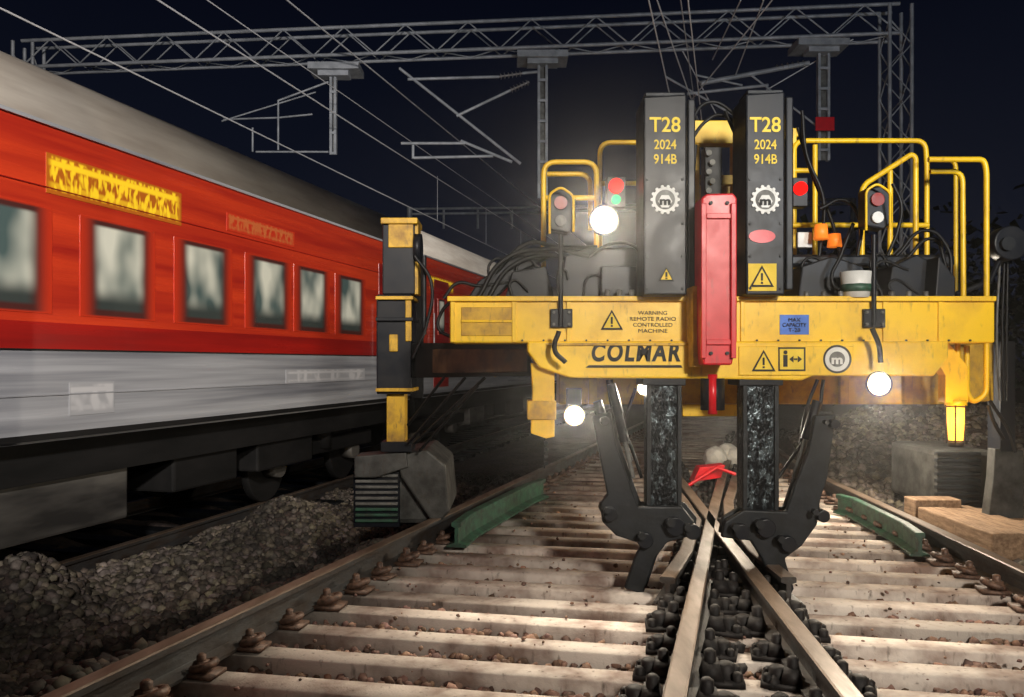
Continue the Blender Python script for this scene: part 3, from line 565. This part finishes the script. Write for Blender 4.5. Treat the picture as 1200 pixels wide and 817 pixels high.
for k_,(px,py,d_,r) in enumerate([(852,512,11,.16),(838,520,10.8,.14),(860,522,10.9,.12)]):
    c=W(px,py,d_)
    bm=bmesh.new(); bmesh.ops.create_icosphere(bm,subdivisions=3,radius=1)
    for q in bm.verts: 
        n_=math.sin(q.co.x*5+k_)*math.sin(q.co.y*4)*math.cos(q.co.z*6)*.12; q.co*=(1+n_); q.co=Vector((q.co.x*r*1.1+c[0],q.co.y*r+c[1],q.co.z*r*1.1+.2))
    me=bpy.data.meshes.new('sack'); bm.to_mesh(me); bm.free(); me.materials.append(M['white']); o=bpy.data.objects.new('sack' if k_==0 else 'sack.%03d'%k_,me); S.collection.objects.link(o)
tb=empty('timber_stack',(3.8,6.5,0))
for i,(x,y,w,l,z,h) in enumerate([(3.85,6.5,.26,1.2,-.12,.22),(4.15,6.2,.3,1.7,-.12,.20),(4.5,6.0,.26,1.9,-.15,.2),(3.85,7.75,.45,.22,-.1,.26),(4.8,5.8,.3,1.8,-.2,.24)]):
    box('timber_%d'%i,x,x+w,y,y+l,z,z+h,'wood',tb,bev=.012)
# ---------------------------------------------------------------- overhead line portal
G=empty('overhead_line_portal',(0,15,0)); A=Vector((-9.9,16.6,0)); B=Vector((7.05,14.9,0)); dr=(B-A); Ln=dr.length; e=dr.normalized(); nrm=Vector((-e.y,e.x,0))
zt,zb=7.98,7.45
for s in (-.2,.2):
    for z in (zt,zb): tube('chord',[A+nrm*s+Vector((0,0,z)),B+nrm*s+Vector((0,0,z))],.035,'galv',G)
    n=28; pts=[]
    for i in range(n+1):
        q=A+e*(Ln*i/n)+nrm*s; q.z=zt if i%2 else zb; pts.append(q)
    tube('lacing',pts,.018,'galv',G)
n=28; tube('lacing_bottom',[A+e*(Ln*i/n)+nrm*(.2 if i%2 else -.2)+Vector((0,0,zb)) for i in range(n+1)],.014,'galv',G)
def lat(base,h,w,nm):
    for sx in (-w,w):
        for sy in (-w,w): tube(nm+'_leg',[base+Vector((sx,sy,-.5)),base+Vector((sx,sy,h))],.035,'galv',G)
    for sy in (-w,w):
        tube(nm+'_lacing',[base+Vector((w if i%2 else -w,sy,i*.45-.4)) for i in range(int((h+.4)/.45)+1)],.016,'galv',G)
    for sx in (-w,w): tube(nm+'_lacing_s',[base+Vector((sx,w if i%2 else -w,i*.45-.4)) for i in range(int((h+.4)/.45)+1)],.016,'galv',G)
lat(A,zt,.2,'column_a'); lat(B,zt,.2,'column_b')
def insul(p0,p1,par_):
    p0=Vector(p0);p1=Vector(p1); a=(p1-p0); tube('insulator_rod',[p0,p1],.02,'ins',par_)
    for i in range(6): cyl('insulator_shed_%d'%i,p0+a*((i+.5)/6),a,.065,.022,'ins',par_,14,.03)
def drop(px,ytop,ybot,d,w=9):
    eb('drop_plate_%d'%px,px-30,ytop,px+30,ytop+8,d-.25,.6,'galv',G); eb('drop_gusset_%d'%px,px-18,ytop+8,px+18,ytop+16,d-.15,.3,'galv',G)
    eb('drop_post_%d'%px,px-w/2,ytop+14,px-w/2+3,ybot,d-.05,.1,'galv',G,.002); eb('drop_post_b_%d'%px,px+w/2-3,ytop+14,px+w/2,ybot,d-.05,.1,'galv',G,.002); eb('drop_web_%d'%px,px-w/2,ytop+14,px+w/2,ybot,d+.05,.02,'grey',G,.002)
    for yb in range(int(ytop)+34,int(ybot),24): eb('drop_batten_%d_%d'%(px,yb),px-w/2,yb,px+w/2,yb+3,d-.07,.03,'galv',G,.002)
drop(390,72,180,16.0,8); drop(636,58,232,15.6,12); drop(966,44,188,15.1,14)
dG=15.6
def T(pts,r=.028,mt='galv',d=dG): et('cantilever_tube',pts,d,r,mt,G)
T([(468,80),(610,192)]); T([(478,93),(585,90)]); insul(W(585,90,dG),W(612,86,dG),G); T([(612,86),(632,84)]); T([(535,136),(598,106)]); insul(W(598,106,dG),W(620,96,dG),G); T([(470,168),(545,168)]); T([(485,185),(578,183)]); T([(540,165),(600,190)]); T([(484,170),(484,186)])
T([(300,178),(385,178)],.02,d=16); T([(296,150),(296,178)],.02,d=16); T([(326,118),(326,176)],.02,d=16); T([(326,118),(385,96)],.02,d=16); T([(260,142),(370,108)],.015,d=16); T([(262,140),(326,138),(366,134)],.018,d=16)
T([(820,98),(948,74)],.045,d=15.1); insul(W(908,80,15.1),W(945,74,15.1),G); T([(805,110),(900,100)],.03,d=15.1); T([(780,90),(860,135)],.02,d=15.1); T([(815,88),(870,100)],.02,d=15.1); T([(880,88),(960,150)],.02,d=15.1)
eb('number_plate',956,137,978,153,14.9,.03,'red',G)
G2=empty('overhead_line_portal.001',(0,34,0)); 
for y in (243,249): et('chord',[(478,y+2),(640,y),(1000,y-10)],34,.05,'galv',G2)
et('post',[(480,243),(480,430)],34,.12,'galv',G2); et('post',[(1000,233),(1000,430)],34,.12,'galv',G2)
for i,x in enumerate((520,560,600)): et('hanger',[(x,246),(x,268)],34,.05,'galv',G2); 
C=empty('overhead_wires',(0,10,5))
def wire(X0,Zr,r=.012,y0=-6,y1=90,sag=0,n=24,sl=.268):
    tube('wire',[(X0+sl*y,y,H+Zr-sag*math.sin(math.pi*((y%40)/40))) for y in np.linspace(y0,y1,n)],r,'wire',C)
wire(-7.2,3.5,.011); wire(-7.2,4.64,.013,sag=.1); wire(-7.2,5.9,.015); wire(-6.95,5.7,.011); wire(-7.2,5.0,.009)
wire(-1.0,4.5,.010); wire(-.75,5.6,.010); wire(-.5,4.4,.009); 
for a,b in [((895,0,12),(862,88,15)),((868,0,12),(835,70,15)),((800,60,15),(840,135,16)),((770,0,11),(818,140,16)),((905,0,12),(800,130,16)),((1000,46,15),(860,128,16))]: et('wire',[a,b],12,.011,'wire',C)
for i in range(4,9):
    y=4+i*4.0; tube('dropper',[(-7.2+.268*y,y,H+3.5),(-7.2+.268*y,y,H+4.6)],.006,'wire',C)
N=9000; cx=rng.choice([14,18,23,29,11],N)+rng.normal(0,1.6,N); cy=30+rng.normal(0,2,N); cz=np.abs(rng.normal(3.0,1.5,N))
V=[(-1,0,-.5),(0,.3,-1),(1,0,.4),(0,-.2,1)]; Fq=[(0,1,2,3)]
inst('trees',V,Fq,np.stack([cx,cy,cz],-1),rng.uniform(0,6.28,N),np.tile(rng.uniform(.08,.22,(N,1)),(1,3)),'leaf',None,None,.3,True)
def flood(name,loc,tgt,E,col,ang,size=.3,blend=.6):
    Eo=empty(name,(loc[0],loc[1],0)); x,y,z=loc
    for k in range(3):
        a=k*2.094; tube('tripod_leg',[(x+.8*math.cos(a),y+.8*math.sin(a),-.1),(x,y,1.5)],.025,'galv',Eo)
    tube('mast',[(x,y,.8),(x,y,z)],.04,'galv',Eo)
    dv=(Vector(tgt)-Vector(loc)).normalized(); cyl('lamp_head',Vector(loc)+dv*.05,dv,.12,.2,K_,Eo,24,.22); cyl('lamp_lens',Vector(loc)+dv*.16,dv,.2,.01,'lampW',Eo,24)
    l=bpy.data.lights.new('lamp','SPOT'); l.energy=E; l.color=col; l.spot_size=math.radians(ang); l.spot_blend=blend; l.shadow_soft_size=size
    o=bpy.data.objects.new('lamp',l); o.location=Vector(loc)+dv*.25; o.rotation_euler=dv.to_track_quat('-Z','Y').to_euler(); S.collection.objects.link(o); par(o,Eo)
flood('site_floodlight',(2.4,-3.0,4.0),(1.9,6.0,1.5),2500,(1,.92,.80),58,blend=1)
flood('site_floodlight.001',(.6,-4.5,5.2),(-4.7,8,4.4),7600,(1,.93,.86),52,blend=.8)
flood('site_floodlight.002',(4.5,-3.0,3.2),(1.0,15,9.0),2000,(.85,.92,1),60,blend=.7)
# added uniform scattering ellipsoid, gives the machine's lamps their glow
bm=bmesh.new(); bmesh.ops.create_icosphere(bm,subdivisions=4,radius=1)
for q in bm.verts: q.co=Vector((1.7+q.co.x*3.4,5.2+q.co.y*2.2,1.9+q.co.z*1.8))
me=bpy.data.meshes.new('lamp_glow_haze'); bm.to_mesh(me); bm.free(); ho=bpy.data.objects.new('lamp_glow_haze',me); S.collection.objects.link(ho)
hm=bpy.data.materials.new('lamp_glow_haze'); hm.use_nodes=True; nt=hm.node_tree; nt.nodes.remove(nt.nodes['Principled BSDF'])
vs=nt.nodes.new('ShaderNodeVolumeScatter'); vs.inputs['Anisotropy'].default_value=.8; vs.inputs['Density'].default_value=.006; vs.inputs['Color'].default_value=(1,1,1,1)
nt.links.new(vs.outputs[0],nt.nodes['Material Output'].inputs['Volume']); me.materials.append(hm)
# sky
w=bpy.data.worlds.new('World'); S.world=w; w.use_nodes=True; nt=w.node_tree; bg=nt.nodes['Background']
tc=nt.nodes.new('ShaderNodeTexCoord'); sp=nt.nodes.new('ShaderNodeSeparateXYZ'); rp=nt.nodes.new('ShaderNodeValToRGB')
nt.links.new(tc.outputs['Generated'],sp.inputs[0]); nt.links.new(sp.outputs['Z'],rp.inputs[0]); nt.links.new(rp.outputs[0],bg.inputs[0])
rp.color_ramp.elements[0].position=0; rp.color_ramp.elements[0].color=(.007,.009,.017,1); rp.color_ramp.elements[1].position=.42; rp.color_ramp.elements[1].color=(.0018,.0025,.0065,1)
bg.inputs[1].default_value=1
cam=bpy.data.cameras.new('camera'); co=bpy.data.objects.new('camera',cam); S.collection.objects.link(co)
co.location=(0,0,H); co.rotation_euler=(math.pi/2,0,0); cam.lens=F/1200*36; cam.sensor_width=36; cam.shift_y=(YH-408.5)/1200; cam.clip_end=2000; cam.clip_start=.05
S.camera=co
S.view_settings.view_transform='Standard'; S.view_settings.look='None'; S.view_settings.exposure=0
